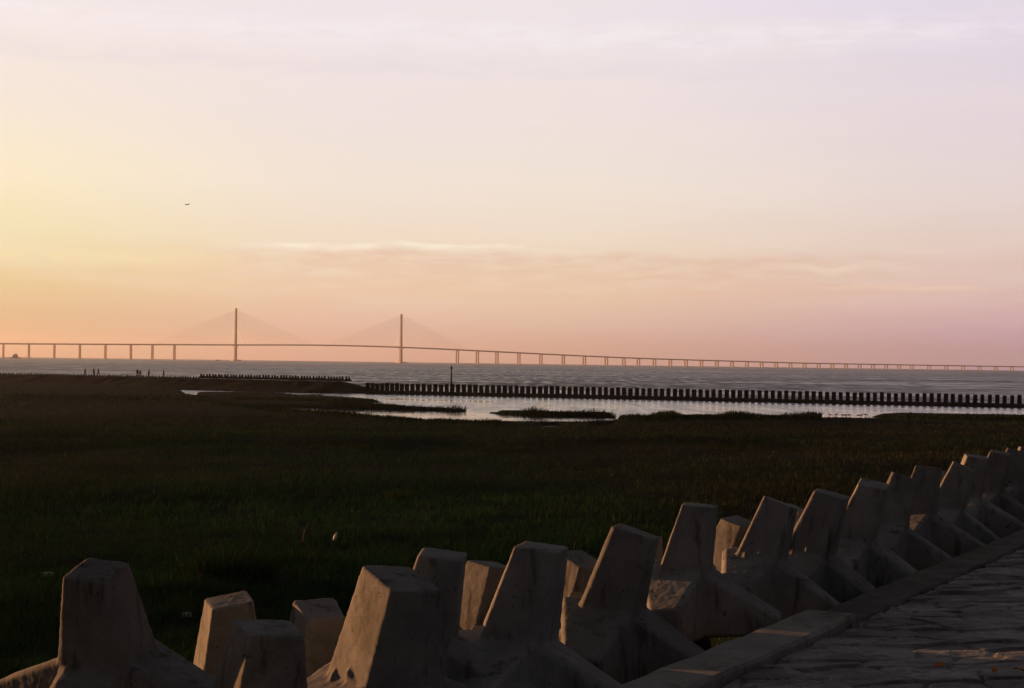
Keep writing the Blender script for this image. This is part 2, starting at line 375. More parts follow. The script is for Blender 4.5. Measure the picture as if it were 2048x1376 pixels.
# ------------------------------------------------------------------ water
def water_mat(name, base, rough, slope, scale, calm=False):
    """wavelet slopes come straight from noise, so that far water stays as choppy as near water"""
    mt, nt, b = new_mat(name)
    co = nt.node("ShaderNodeTexCoord").outputs["Object"]
    b.inputs["Base Color"].default_value = (*base, 1); b.inputs["IOR"].default_value = 1.33
    mp = nt.node("ShaderNodeMapping"); nt.put(mp.inputs[0], co); mp.inputs["Scale"].default_value = (0.010, 0.035, 1); mp.inputs["Rotation"].default_value = (0, 0, R(-10))
    patch = nt.mr(nt.noise(mp.outputs[0], 1.0, 5.0, 0.6), 0.30, 0.70, 0.55, 1.35)
    mp = nt.node("ShaderNodeMapping"); nt.put(mp.inputs[0], co); mp.inputs["Scale"].default_value = (0.0035, 0.016, 1); mp.inputs["Rotation"].default_value = (0, 0, R(6)); mp.inputs["Location"].default_value = (3.1, 7.7, 0)
    pat2 = nt.noise(mp.outputs[0], 1.0, 6.0, 0.65)
    st = nt.math("MULTIPLY", patch, slope); mp = nt.node("ShaderNodeMapping"); nt.put(mp.inputs[0], co); mp.inputs["Scale"].default_value = (0.28, 0.03, 1)
    chop = nt.noise(mp.outputs[0], 1.0, 4.0, 0.6, 0.4)
    ro = nt.math("MULTIPLY", nt.math("MULTIPLY", nt.mr(pat2, 0.32, 0.68, 0.72, 1.22), nt.mr(chop, 0.30, 0.70, 0.70, 1.30)), rough)
    if calm:
        at = nt.node("ShaderNodeAttribute", attribute_name="calm"); c = at.outputs["Fac"]
        st = nt.math("MULTIPLY", st, nt.mr(c, 0, 1, 1.0, 0.15, False))
        ro = nt.math("MULTIPLY", ro, nt.mr(c, 0, 1, 1.0, 0.6, False))
    acc = None
    for k, wgt in ((1.0, 1.0), (0.17, 0.8)):
        mp = nt.node("ShaderNodeMapping"); nt.put(mp.inputs[0], co); mp.inputs["Scale"].default_value = (scale * k * 0.6, scale * k, scale * k); mp.inputs["Rotation"].default_value = (0, 0, R(12))
        tn = nt.node("ShaderNodeTexNoise"); nt.put(tn.inputs["Vector"], mp.outputs[0]); tn.inputs["Scale"].default_value = 1.0; tn.inputs["Detail"].default_value = 3.0
        sb = nt.node("ShaderNodeVectorMath", operation="SUBTRACT"); nt.put(sb.inputs[0], tn.outputs["Color"]); sb.inputs[1].default_value = (0.5, 0.5, 0.5)
        sc = nt.node("ShaderNodeVectorMath", operation="SCALE"); nt.put(sc.inputs[0], sb.outputs[0]); sc.inputs[3].default_value = wgt
        if acc is None: acc = sc.outputs[0]
        else:
            ad = nt.node("ShaderNodeVectorMath", operation="ADD"); nt.put(ad.inputs[0], acc); nt.put(ad.inputs[1], sc.outputs[0]); acc = ad.outputs[0]
    sc = nt.node("ShaderNodeVectorMath", operation="SCALE"); nt.put(sc.inputs[0], acc); nt.put(sc.inputs[3], st)
    ml = nt.node("ShaderNodeVectorMath", operation="MULTIPLY"); nt.put(ml.inputs[0], sc.outputs[0]); ml.inputs[1].default_value = (1, 1, 0)
    ad = nt.node("ShaderNodeVectorMath", operation="ADD"); nt.put(ad.inputs[0], ml.outputs[0]); ad.inputs[1].default_value = (0, 0, 1)
    nm = nt.node("ShaderNodeVectorMath", operation="NORMALIZE"); nt.put(nm.inputs[0], ad.outputs[0])
    nt.put(b.inputs["Normal"], nm.outputs[0]); nt.put(b.inputs["Roughness"], ro)
    return mt
M_SEA = water_mat("choppy_sea", (0.018, 0.028, 0.055), 0.42, 0.75, 0.5)
M_POOL = water_mat("sheltered_water", (0.034, 0.040, 0.056), 0.24, 0.50, 2.0, True)

A2 = np.unique(np.concatenate([np.linspace(R(-75), R(80), 200), [math.atan2(x, y) for x, y in LINE[:-1]]]))
LR = line_r(A2); ok = LR > 1; A2 = A2[ok]; LR = LR[ok]
F = np.linspace(0, 1, 60)[:, None] ** 1.5
SR = LR[None, :] * np.exp(F * np.log(15000 / LR[None, :]))
tag(grid_mesh("sea", SR * np.sin(A2)[None], SR * np.cos(A2)[None], np.zeros_like(SR), M_SEA), kind="structure")
A3 = A2
iv = np.linspace(1 / 75.0, 1, 0)
F = np.linspace(0, 1, 140)[:, None]
PR = 1 / ((1 - F) / 75.0 + F / LR[None, :])
PX, PY = PR * np.sin(A3)[None], PR * np.cos(A3)[None]
pool = tag(grid_mesh("tidal_pool", PX, PY, np.zeros_like(PX), M_POOL), kind="structure")
qx, qy = proj(PX, PY, np.zeros_like(PX))
calm = np.zeros(PX.shape)
for poly in ([(380, 806), (520, 811), (940, 822), (1010, 830), (1230, 838), (1240, 860), (900, 850), (380, 830)],
             [(1615, 834), (1640, 828), (1745, 826), (1800, 838), (2100, 842), (2100, 852), (1600, 850)],
             [(300, 786), (560, 785), (640, 788), (600, 800), (300, 800)],
             [(640, 789), (830, 797), (1000, 803), (1000, 806), (800, 802), (640, 793)],
             [(1060, 846), (1240, 848), (1240, 856), (1060, 856)]):
    calm = np.maximum(calm, smooth01(sdf(qx, qy, poly) / 2.5 + 0.4))
ca = pool.data.attributes.new("calm", "FLOAT", "POINT"); ca.data.foreach_set("value", calm.astype(np.float32).ravel())

# ------------------------------------------------------------------ grass
def blades(px, py, h, wd, lean, leand, col):
    """arrays -> verts (n,5,3) and colours"""
    n = len(px); z = terrain_z(px, py)
    a = rng.uniform(0, 2 * np.pi, n)
    sx, sy = np.cos(a) * wd, np.sin(a) * wd
    lx, ly = np.cos(leand) * lean * h, np.sin(leand) * lean * h
    v = np.empty((n, 5, 3))
    v[:, 0] = np.stack([px - sx, py - sy, z - 0.03], -1); v[:, 1] = np.stack([px + sx, py + sy, z - 0.03], -1)
    mx, my, mz = px + lx * 0.35, py + ly * 0.35, z + h * 0.6
    v[:, 2] = np.stack([mx + sx * 0.7, my + sy * 0.7, mz], -1); v[:, 3] = np.stack([mx - sx * 0.7, my - sy * 0.7, mz], -1)
    v[:, 4] = np.stack([px + lx, py + ly, z + h * np.sqrt(np.clip(1 - 0.3 * lean ** 2, 0.2, 1))], -1)
    return v, col
def grass_col(x, y, n):
    t = x * U.x + y * U.y
    f = fbm(x / 28, y / 20, 21.0, 4) - 0.45
    far_right = smooth01((x + 0.10 * np.hypot(x, y)) / (0.30 * np.hypot(x, y) + 1.0)) * smooth01((np.hypot(x, y) - 25) / 40)
    brown = np.clip(0.12 + 0.62 * far_right + 1.1 * f + rng.uniform(-0.2, 0.25, n), 0, 1)[:, None]
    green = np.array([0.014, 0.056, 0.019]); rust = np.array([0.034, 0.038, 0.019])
    rr_ = np.hypot(x, y); sunlit_band = np.exp(-((rr_ - 62 - 14 * (fbm(x / 15, y / 40, 61.0, 3) - 0.45)) / 7.0) ** 2) * (1 - far_right)
    green = green * (1 + 0.8 * sunlit_band[:, None] * np.array([1.3, 1.0, 0.6]))  # sunlit stretch of the marsh put into the blade colour
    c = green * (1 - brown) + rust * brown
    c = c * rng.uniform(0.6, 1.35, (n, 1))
    straw = rng.random(n) < 0.004
    c[straw] = np.array([0.16, 0.13, 0.06]) * rng.uniform(0.7, 1.2, (straw.sum(), 1))
    return c
parts = []
# the open marsh: thinner with distance, coarser blades further out
n = 420000
px_ = rng.uniform(-420, 2470, n); py_ = rng.uniform(772, 1440, n); py_[:70000] = rng.uniform(836, 900, 70000)
v0 = np.array([list(at_z(0, 0, 0))])  # keeps helper warm
d = np.outer((px_ - 1024) / FPX, aRT) + np.outer((688 - py_) / FPX, aUP) + aFW
k = (0.4 - CAMZ) / d[:, 2]; k = np.where(k < 0, 1e6, k)
gx, gy = d[:, 0] * k, d[:, 1] * k
r = np.hypot(gx, gy); L = gx * N.x + gy * N.y
z = terrain_z(gx, gy); lim = line_r(np.arctan2(gx, gy))
keep = (z > 0.10) & (L > 8.6) & (r < lim - 9)
tuft = fbm(gx / 1.3, gy / 1.3, 31.0, 3)
keep &= (tuft > 0.34) | (rng.random(n) < 0.35)
gx, gy, r, tuft = gx[keep], gy[keep], r[keep], tuft[keep]; n = len(gx)
patch = fbm(gx / 12, gy / 9, 41.0, 3)
h = rng.uniform(0.10, 0.30, n) * (0.45 + 1.2 * patch) * (0.6 + 0.9 * tuft) * (1 - np.clip((r - 90) / 140, 0, 0.3))
lean = np.abs(rng.normal(0.35, 0.3, n)); ld = rng.normal(0.1, 1.0, n)
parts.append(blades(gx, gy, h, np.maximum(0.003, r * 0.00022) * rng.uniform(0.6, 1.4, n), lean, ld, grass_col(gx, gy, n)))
# the bank below the blocks
n = 60000
t_ = rng.uniform(-6, 60, n); L_ = np.where(t_ < 6, rng.uniform(5.4, 20, n), rng.uniform(8.3, 20, n))
gx, gy = t_ * U.x + L_ * N.x, t_ * U.y + L_ * N.y
s = (np.arctan2(gx, gy) > R(-40)) & (gy > 4) & (fbm(gx / 1.1, gy / 1.1, 55.0, 3) > 0.40); gx, gy = gx[s], gy[s]; n = len(gx); r = np.hypot(gx, gy)
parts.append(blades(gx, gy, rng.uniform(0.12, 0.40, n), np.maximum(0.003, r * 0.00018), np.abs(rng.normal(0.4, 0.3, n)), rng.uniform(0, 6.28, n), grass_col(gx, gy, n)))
# the near bank at the left, beyond the end of the paving
n = 40000
gx, gy = rng.uniform(-14, 0, n), rng.uniform(6, 22, n); L_ = gx * N.x + gy * N.y
s = (L_ > 5.5) & (fbm(gx / 1.1, gy / 1.1, 55.0, 3) > 0.36); gx, gy = gx[s], gy[s]; n = len(gx); r = np.hypot(gx, gy)
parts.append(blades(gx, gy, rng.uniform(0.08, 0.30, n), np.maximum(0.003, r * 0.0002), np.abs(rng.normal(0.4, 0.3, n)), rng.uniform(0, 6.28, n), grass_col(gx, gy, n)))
# taller reeds on the spits and the marsh edge, bent to the right by the wind
def edge_reeds(x0, y0, x1, y1, cnt, hmin, hmax, spread, clump=None):
    u = rng.uniform(0, 1, cnt)
    if clump is not None:
        c = rng.choice(clump, cnt); u = np.clip((c - x0) / (x1 - x0) + rng.normal(0, 11 / abs(x1 - x0), cnt), 0, 1)
    X, Y_ = x0 + (x1 - x0) * u + rng.normal(0, 2, cnt), y0 + (y1 - y0) * u + rng.normal(0, spread, cnt)
    d = np.outer((X - 1024) / FPX, aRT) + np.outer((688 - Y_) / FPX, aUP) + aFW
    k = (0.2 - CAMZ) / d[:, 2]; gx, gy = d[:, 0] * k, d[:, 1] * k
    s = terrain_z(gx, gy) > -0.1; gx, gy = gx[s], gy[s]; n = len(gx); r = np.hypot(gx, gy)
    h = 0.72 * rng.uniform(hmin, hmax, n) * (0.3 + 1.3 * noise2(gx / 2.5, gy / 60, 77.0))
    c = np.array([0.016, 0.032, 0.013]) * rng.uniform(0.6, 1.5, (n, 1))
    parts.append(blades(gx, gy, h, r * 0.00030 * rng.uniform(0.6, 1.3, n), np.abs(rng.normal(0.45, 0.25, n)), rng.normal(0.1, 0.35, n), c))
edge_reeds(470, 800, 768, 806, 2600, 0.25, 0.7, 1.2)
edge_reeds(640, 812, 935, 822, 1500, 0.3, 0.7, 0.8)
edge_reeds(780, 818, 930, 821, 1500, 0.5, 1.15, 0.6, np.array([796, 806, 850, 870, 888, 912]))
edge_reeds(975, 829, 1230, 834, 4500, 0.4, 1.05, 1.0)
edge_reeds(975, 829, 1230, 834, 1200, 0.8, 1.3, 0.8, np.array([1040, 1060, 1105, 1150, 1180, 1215]))
edge_reeds(1240, 843, 1640, 845, 5000, 0.4, 1.0, 1.6)
edge_reeds(1240, 842, 1640, 844, 1500, 0.7, 1.2, 1.2, np.array([1262, 1320, 1345, 1400, 1460, 1480, 1560, 1600, 1620]))
edge_reeds(1740, 837, 2120, 842, 4000, 0.25, 0.6, 1.4)
edge_reeds(0, 798, 420, 800, 2500, 0.2, 0.5, 4)
for (x0, y0), (x1, y1) in zip(MARSH[4:9], MARSH[5:10]):
    edge_reeds(x0, y0 + 1.5, x1, y1 + 1.5, int(7 * (x1 - x0)), 0.15, 0.55, 2.2)
V = np.concatenate([p[0] for p in parts]); C = np.concatenate([p[1] for p in parts]); n = len(V)
base = (np.arange(n) * 5)[:, None]
lp = np.concatenate([base + np.array([[0, 1, 2, 3]]), base + np.array([[3, 2, 4]])], 1).ravel()
st = (np.arange(n)[:, None] * 7 + np.array([[0, 4]])).ravel(); tt = np.tile([4, 3], n)
M_GRASS, nt, b = new_mat("marsh_grass")
at = nt.node("ShaderNodeAttribute", attribute_name="tint")
nt.put(b.inputs["Base Color"], at.outputs["Color"]); b.inputs["Roughness"].default_value = 0.9; b.inputs["Specular IOR Level"].default_value = 0.02
tr = nt.node("ShaderNodeBsdfTranslucent"); nt.put(tr.inputs[0], at.outputs["Color"])
mx = nt.node("ShaderNodeMixShader"); mx.inputs[0].default_value = 0.12
nt.l.new(b.outputs[0], mx.inputs[1]); nt.l.new(tr.outputs[0], mx.inputs[2]); nt.l.new(mx.outputs[0], nt.n["Material Output"].inputs[0])
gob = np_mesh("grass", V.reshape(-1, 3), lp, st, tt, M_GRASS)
ta = gob.data.attributes.new("tint", "FLOAT_COLOR", "POINT")
ta.data.foreach_set("color", np.repeat(np.concatenate([C, np.ones((n, 1))], 1), 5, 0).astype(np.float32).ravel())
tag(gob, "dark green and rust brown salt marsh grass covering the flat", "grass", kind="stuff")

# tall grass tufts one can tell apart
def tuft_thing(px, py, rad, hmin, hmax, cnt, label, green=(0.016, 0.046, 0.016), curl=0.5):
    g0 = at_z(px, py, 1.2)
    for _ in range(8):
        z0 = float(terrain_z(np.array([g0.x]), np.array([g0.y]))[0]); g0 = at_z(px, py, z0)
    a = rng.uniform(0, 2 * np.pi, cnt); q = rad * np.sqrt(rng.random(cnt)) * 0.8
    bx, by = np.cos(a) * q, np.sin(a) * q * 0.6
    h = rng.uniform(hmin, hmax, cnt) * (1.05 - 0.4 * q / rad); wd = rng.uniform(0.004, 0.009, cnt)
    out = np.abs(rng.normal(0.25, 0.25, cnt)) + 0.35 * q / rad
    la = a + rng.normal(0, 0.5, cnt)
    lx, ly = np.cos(la) * out * h + 0.12 * h, np.sin(la) * out * h
    fa = rng.uniform(0, np.pi, cnt); sx, sy = np.cos(fa) * wd, np.sin(fa) * wd
    v = np.empty((cnt, 7, 3)); droop = np.clip(1 - curl * out ** 2, 0.45, 1)
    zb = terrain_z(g0.x + bx, g0.y + by) - g0.z - 0.04
    for k, (f, e, ww) in enumerate(((0, 0, 1), (0.45, 0.55, 0.9), (0.8, 0.88, 0.55))):
        cx, cy, cz = bx + lx * f * f * 1.1, by + ly * f * f * 1.1, zb + h * e * (1 - (1 - droop) * f)
        v[:, 2 * k] = np.stack([cx - sx * ww, cy - sy * ww, cz], -1); v[:, 2 * k + 1] = np.stack([cx + sx * ww, cy + sy * ww, cz], -1)
    v[:, 6] = np.stack([bx + lx * 1.1, by + ly * 1.1, zb + h * droop], -1)
    bs = (np.arange(cnt) * 7)[:, None]
    lp = np.concatenate([bs + np.array([[0, 1, 3, 2]]), bs + np.array([[2, 3, 5, 4]]), bs + np.array([[4, 5, 6]])], 1).ravel()
    st = (np.arange(cnt)[:, None] * 11 + np.array([[0, 4, 8]])).ravel()
    o = np_mesh("grass_tuft", v.reshape(-1, 3), lp, st, np.tile([4, 4, 3], cnt), M_GRASS)
    c = np.array(green) * rng.uniform(0.5, 1.5, (cnt, 1)); s = rng.random(cnt) < 0.04; c[s] = np.array([0.14, 0.11, 0.05])
    t = o.data.attributes.new("tint", "FLOAT_COLOR", "POINT")
    t.data.foreach_set("color", np.repeat(np.concatenate([c, np.ones((cnt, 1))], 1), 7, 0).astype(np.float32).ravel())
    o.location = g0
    return tag(o, label, "grass tuft", "tall grass tufts behind the concrete blocks")
tuft_thing(455, 1160, 1.5, 0.6, 1.35, 1500, "largest tall dark green grass tuft behind the left concrete blocks")
tuft_thing(340, 1185, 0.8, 0.3, 0.75, 500, "low spiky grass tuft between the leftmost concrete block and the largest tuft")
tuft_thing(590, 1130, 1.0, 0.35, 0.8, 600, "arching grass tuft to the right of the largest grass tuft")
tuft_thing(800, 1000, 0.9, 0.3, 0.7, 400, "short yellow green grass tuft far out in the middle marsh", (0.03, 0.055, 0.016))

# ------------------------------------------------------------------ paved sea wall
def pave_z(L): return 3.9 + 0.05 * (4.72 - L)
tg = np.concatenate([np.linspace(-6, 6, 60)[:-1], np.linspace(6, 30, 900)[:-1], np.linspace(30, 90, 300)]); lg = np.concatenate([np.linspace(-7, 1.0, 40)[:-1], np.linspace(1.0, 4.69, 150)])
TG, LG = np.meshgrid(tg, lg, indexing="ij")
def stones(t, L):
    """irregular flat rubble: warped cells, each with its own height and tilt"""
    w1 = (fbm(t * 1.1, L * 1.1, 3.0, 3) - 0.45) * 0.5; w2 = (fbm(t * 1.1, L * 1.1, 9.0, 3) - 0.45) * 0.5
    wx, wy = t * U.x + L * N.x, t * U.y + L * N.y
    sx, sy = (wx + w1 + 0.3 * wy) / 0.62, (wy + w2 * 0.7) / 0.36
    ix, iy = np.floor(sx), np.floor(sy); b1 = np.full(t.shape, 9.0); b2 = b1.copy(); hz = np.zeros(t.shape)
    for ox in (-1, 0, 1):
        for oy in (-1, 0, 1):
            cx, cy = ix + ox, iy + oy
            dx = cx + 0.15 + 0.7 * _hash(cx, cy, 1.0) - sx; dy = cy + 0.15 + 0.7 * _hash(cx, cy, 2.0) - sy
            dd = np.hypot(dx, dy)
            hh = (_hash(cx, cy, 4.0) - 0.5) * 0.035 + dx * (_hash(cx, cy, 5.0) - 0.5) * 0.04 + dy * (_hash(cx, cy, 6.0) - 0.5) * 0.06
            c = dd < b1
            b2 = np.where(c, b1, np.minimum(b2, dd)); hz = np.where(c, hh, hz); b1 = np.where(c, dd, b1)
    edge = smooth01((b2 - b1) / 0.075)
    return hz * edge + (edge - 1) * 0.03 + (fbm(t * 9, L * 9, 15.0, 3) - 0.45) * 0.02
PZ = pave_z(LG) + stones(TG, LG) - 0.02
M_PAVE, nt, b = new_mat("rubble_paving")
co = nt.node("ShaderNodeTexCoord").outputs["Object"]
c1 = nt.mix(nt.mr(nt.noise(co, 1.6, 5), 0.35, 0.65), (0.09, 0.09, 0.095, 1), (0.24, 0.24, 0.26, 1))
c1 = nt.mix(nt.mr(nt.noise(co, 6.0, 6), 0.50, 0.68, 0, 0.8), c1, (0.07, 0.065, 0.055, 1))
nt.put(b.inputs["Base Color"], c1); b.inputs["Roughness"].default_value = 0.75
bp = nt.node("ShaderNodeBump"); bp.inputs["Strength"].default_value = 0.6; bp.inputs["Distance"].default_value = 0.02
nt.put(bp.inputs["Height"], nt.noise(co, 25, 6)); nt.put(b.inputs["Normal"], bp.outputs[0])
tag(grid_mesh("paving", TG * U.x + LG * N.x, TG * U.y + LG * N.y, PZ, M_PAVE, True), kind="structure")

# kerb: concrete lengths along the lower edge of the paving
def kerb(t0, t1, zoff, mat, label):
    bm = bmesh.new()
    L0, L1, zt = 4.72, 5.28, 3.90 + zoff
    n = max(2, int((t1 - t0) / 0.35)); rings = []
    for i in range(n + 1):
        t = t0 + (t1 - t0) * i / n
        j = lambda a: random.uniform(-a, a)
        rings.append([bm.verts.new(wall_pt(t, L0 + l + j(0.012), z + j(0.008))) for l, z in ((0, 3.2), (0, zt - 0.03), (0.03, zt), (L1 - L0 - 0.04, zt - 0.01), (L1 - L0, zt - 0.05), (L1 - L0, 3.2))])
    for a, c in zip(rings, rings[1:]):
        for k in range(6): bm.faces.new((a[k], a[(k + 1) % 6], c[(k + 1) % 6], c[k]))
    bm.faces.new(rings[0]); bm.faces.new(rings[-1][::-1])
    return tag(bm_obj("kerb_stone", bm, mat), label, "kerb", "kerb lengths along the paving")
kerb(1.0, 14.3, 0.07, M_KERB, "pale concrete kerb length nearest the viewer beside the stone paving")
kerb(14.32, 26.0, 0.0, M_KERBD, "dark mossy kerb length beyond the pale one, beside the middle of the block row")
kerb(26.02, 60.0, -0.01, M_KERBD, "farthest dark kerb length, below the far end of the block row")

# ------------------------------------------------------------------ armour blocks
def block_mesh(seed):
    rd = random.Random(seed); bm = bmesh.new()
    def rect(axis, c, a0, a1, b0, b1, ch):
        """chamfered octagon across an axis"""
        o = []
        for a, b in ((a0 + ch, b0), (a1 - ch, b0), (a1, b0 + ch), (a1, b1 - ch), (a1 - ch, b1), (a0 + ch, b1), (a0, b1 - ch), (a0, b0 + ch)):
            p = {"x": (c, a, b), "y": (a, c, b), "z": (a, b, c)}[axis]
            o.append(tuple(q + rd.uniform(-0.012, 0.012) for q in p))
        return o
    tl = rd.uniform(0.10, 0.32); ty = rd.uniform(-0.12, 0.12)
    tp = [(x + rd.uniform(-.015, .015), y + rd.uniform(-.015, .015), 1.45 - tl * (x - 0.05) - ty * y) for x, y, _ in rect("z", 1.4, 0.05, 0.41, -0.18, 0.18, 0.025)]
    hull(bm, tp + rect("z", 0.60, -0.30, 0.26, -0.30, 0.30, 0.04))                                                          # upright leg
    hull(bm, rect("x", 1.02, -0.13, 0.13, 0.02, 0.22, 0.03) + rect("x", 0.05, -0.29, 0.29, 0.02, 0.86, 0.05))               # foot towards the kerb
    hull(bm, rect("x", -1.05, -0.16, 0.16, -0.40, -0.02, 0.05) + rect("x", -0.10, -0.32, 0.32, -0.05, 0.80, 0.05))          # foot towards the marsh
    hull(bm, rect("y", -0.94, -0.20, 0.12, 0.10, 0.50, 0.03) + rect("y", -0.10, -0.42, 0.30, 0.02, 0.82, 0.04))             # side noses
    hull(bm, rect("y", 0.94, -0.20, 0.12, 0.10, 0.50, 0.03) + rect("y", 0.10, -0.42, 0.30, 0.02, 0.82, 0.04))
    bmesh.ops.recalc_face_normals(bm, faces=bm.faces)
    me = bpy.data.meshes.new("armour_block_form"); bm.to_mesh(me); bm.free()
    # one cast body: fuse the legs, then wear and chip the surface
    o = bpy.data.objects.new("form", me); COL.objects.link(o)
    rm = o.modifiers.new("fuse", "REMESH"); rm.mode = "VOXEL"; rm.voxel_size = 0.013
    for k, (sz, st) in enumerate(((0.40, 0.012), (0.09, 0.007), (0.03, 0.005))):
        tx = bpy.data.textures.new("wear", "CLOUDS"); tx.noise_scale = sz; tx.noise_depth = 2
        tx.noise_basis = "VORONOI_F1" if k == 1 else "BLENDER_ORIGINAL"
        ds = o.modifiers.new("wear", "DISPLACE"); ds.texture = tx; ds.strength = st; ds.mid_level = 0.55; ds.texture_coords = "GLOBAL"
    o.location = (seed * 3.7, seed * 1.9, 0)
    dg = bpy.context.evaluated_depsgraph_get(); dg.update()
    me2 = bpy.data.meshes.new_from_object(o.evaluated_get(dg)); me2.name = "armour_block"
    bpy.data.objects.remove(o); bpy.data.meshes.remove(me)
    me2.materials.clear(); me2.materials.append(M_BLOCK)
    me2.polygons.foreach_set("use_smooth", [True] * len(me2.polygons))
    return me2
BM = [block_mesh(s) for s in range(5)]
XL = N * -1.0                                     # local x of a block looks to the kerb
YAW0 = math.atan2(XL.y, XL.x)
nb = 0
def block(px, py, L, yaw, label, lean=(0, 0), scale=1.0):
    """stand a block whose top shows at this place of the photo, on the bank at distance L from the wall line"""
    global nb
    t = t_for_px(px, L); p = wall_pt(t, L, 0)
    q = at_y(px, py, p.y); ztop = q.z
    o = bpy.data.objects.new("armour_block", BM[nb % 5]); nb += 1; COL.objects.link(o)
    o.location = (p.x, p.y, ztop - 1.45 * scale); o.rotation_euler = (lean[0], lean[1], YAW0 + R(yaw)); o.scale = (scale,) * 3
    return tag(o, label, "concrete block", "concrete armour blocks along the sea wall")
FR = "concrete armour block in the front row, "
ORD = ["first", "second", "third", "fourth", "fifth", "sixth", "seventh", "eighth", "ninth", "tenth", "eleventh", "twelfth", "thirteenth", "fourteenth", "fifteenth", "sixteenth"]
block(222, 1118, 7.4, -74, "tall grey concrete armour block standing alone at far left beside grass", (0, 0), 0.92)
block(515, 1236, 6.2, -30, "low dark armour block with pale flat top, between the two sunlit slivers")
block(762, 1130, 6.3, -19, "armour block with its whole left side lit orange by the low sun", (0, 0), 1.15)
front = [(850, 1097, 6.4, 14), (1040, 1090, 6.0, 8), (1222, 1047, 6.2, 4), (1378, 1005, 6.4, 4), (1515, 992, 6.2, 2), (1608, 976, 6.1, -6), (1700, 958, 6.15, 3), (1772, 944, 6.2, 4),
         (1838, 932, 6.15, -4), (1884, 921, 6.2, 3), (1930, 908, 6.4, 5), (1974, 901, 6.4, -3), (2012, 896, 6.3, 2), (2046, 893, 6.3, 4), (2078, 888, 6.3, -5), (2106, 884, 6.3, 2)]
for i, (px, py, L, yw) in enumerate(front):
    block(px, py, L, max(yw, -1) + 8 + random.choice((0, 0, 2, 4)), FR + ORD[i] + " to the right of the orange lit one", (R(random.uniform(-7, 7)), R(random.uniform(-5, 5))), random.uniform(0.94, 1.08))
back = [(468, 1186, 8.6, -36, "back row armour block with a bright yellow sunlit sliver on its left edge"),
        (648, 1192, 7.8, -33, "back row armour block with thin pale left edge behind the orange lit one"),
        (950, 1122, 7.8, -14, "back row armour block seen between first and second front blocks right of the lit one"),
        (1135, 1094, 7.8, -14, "back row armour block seen between second and third front blocks right of the lit one"),
        (1282, 1067, 7.8, -14, "back row armour block seen between third and fourth front blocks right of the lit one"),
        (1432, 1030, 7.8, -14, "back row armour block seen between fourth and fifth front blocks right of the lit one"),
        (1560, 1006, 7.8, -4, "back row armour block behind fifth and sixth front blocks right of the lit one"),
        (1655, 986, 7.8, 4, "back row armour block behind sixth and seventh front blocks right of the lit one"),
        (1738, 970, 7.8, 0, "back row armour block behind seventh and eighth front blocks right of the lit one"),
        (1812, 955, 7.8, 5, "back row armour block behind eighth and ninth front blocks right of the lit one"),
        (1872, 943, 7.8, 0, "back row armour block added for shade behind ninth and tenth front blocks right of the lit one"),  # from here on, blocks added to keep the sun off kerb and paving
        (1920, 931, 7.8, 0, "back row armour block added for shade behind tenth and eleventh front blocks right of the lit one"),
        (1962, 921, 7.8, 0, "back row armour block added for shade behind eleventh and twelfth front blocks right of the lit one"),
        (2004, 912, 7.8, 0, "back row armour block added for shade behind twelfth and thirteenth front blocks right of the lit one")]
for px, py, L, yw, lb in back:
    block(px, py, L, yw, lb, (R(random.uniform(-5, 5)), R(random.uniform(-5, 5))))

# ------------------------------------------------------------------ breakwater with its crest of small tetrapods
def mound(path, half, ztop, name, label, cat, mat, taper_end=True):
    bm = bmesh.new(); rings = []; rd = random.Random(3)
    pts = []
    for (a, c) in zip(path, path[1:]):
        n = max(2, int((Vector(c) - Vector(a)).length / 2.0))
        for i in range(n): pts.append(Vector(a).lerp(Vector(c), i / n))
    pts.append(Vector(path[-1]))
    for i, p in enumerate(pts):
        dr = (pts[min(i + 1, len(pts) - 1)] - pts[max(i - 1, 0)]).normalized(); nn = Vector((-dr.y, dr.x))
        if nn.y > 0: nn = -nn                       # towards the viewer
        left = (len(pts) - 1 - i) * 2.0
        f = min(1.0, left / 8.0) if taper_end else 1.0
        zt = 0.75 + (ztop - 0.75) * f; hw = half * (0.35 + 0.65 * f)
        prof = [(-hw * 0.8, -1.0), (-hw * 0.45, zt * 0.45), (-1.4, zt * 0.97), (0, zt), (1.4, zt * 0.98), (hw * 0.3, zt * 0.72), (hw * 0.6, zt * 0.38), (hw, 0.02), (hw * 1.2, -1.0)]
        rings.append([bm.verts.new((p.x + nn.x * o + rd.uniform(-.2, .2), p.y + nn.y * o + rd.uniform(-.2, .2), z + (rd.uniform(-.10, .10) if 0 < k < 8 and k != 3 else 0))) for k, (o, z) in enumerate(prof)])
    for a, c in zip(rings, rings[1:]):
        for k in range(len(a) - 1): bm.faces.new((a[k], a[k + 1], c[k + 1], c[k]))
    bm.faces.new(rings[0]); bm.faces.new(rings[-1][::-1])
    return tag(bm_obj(name, bm, mat), label, cat)
CREST = [(-500, 480), (-123, 341), (-74, 312), (-33, 291), (-27.5, 286.5)]
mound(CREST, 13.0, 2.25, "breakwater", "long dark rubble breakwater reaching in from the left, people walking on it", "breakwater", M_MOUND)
def crest_at_px(px):
    best = None
    for (a, c) in zip(CREST, CREST[1:]):
        for i in range(0, 200):
            p = Vector(a).lerp(Vector(c), i / 200); x = float(proj(p.x, p.y, 2.25)[0])
            if best is None or abs(x - px) < best[0]: best = (abs(x - px), p)
    return best[1]
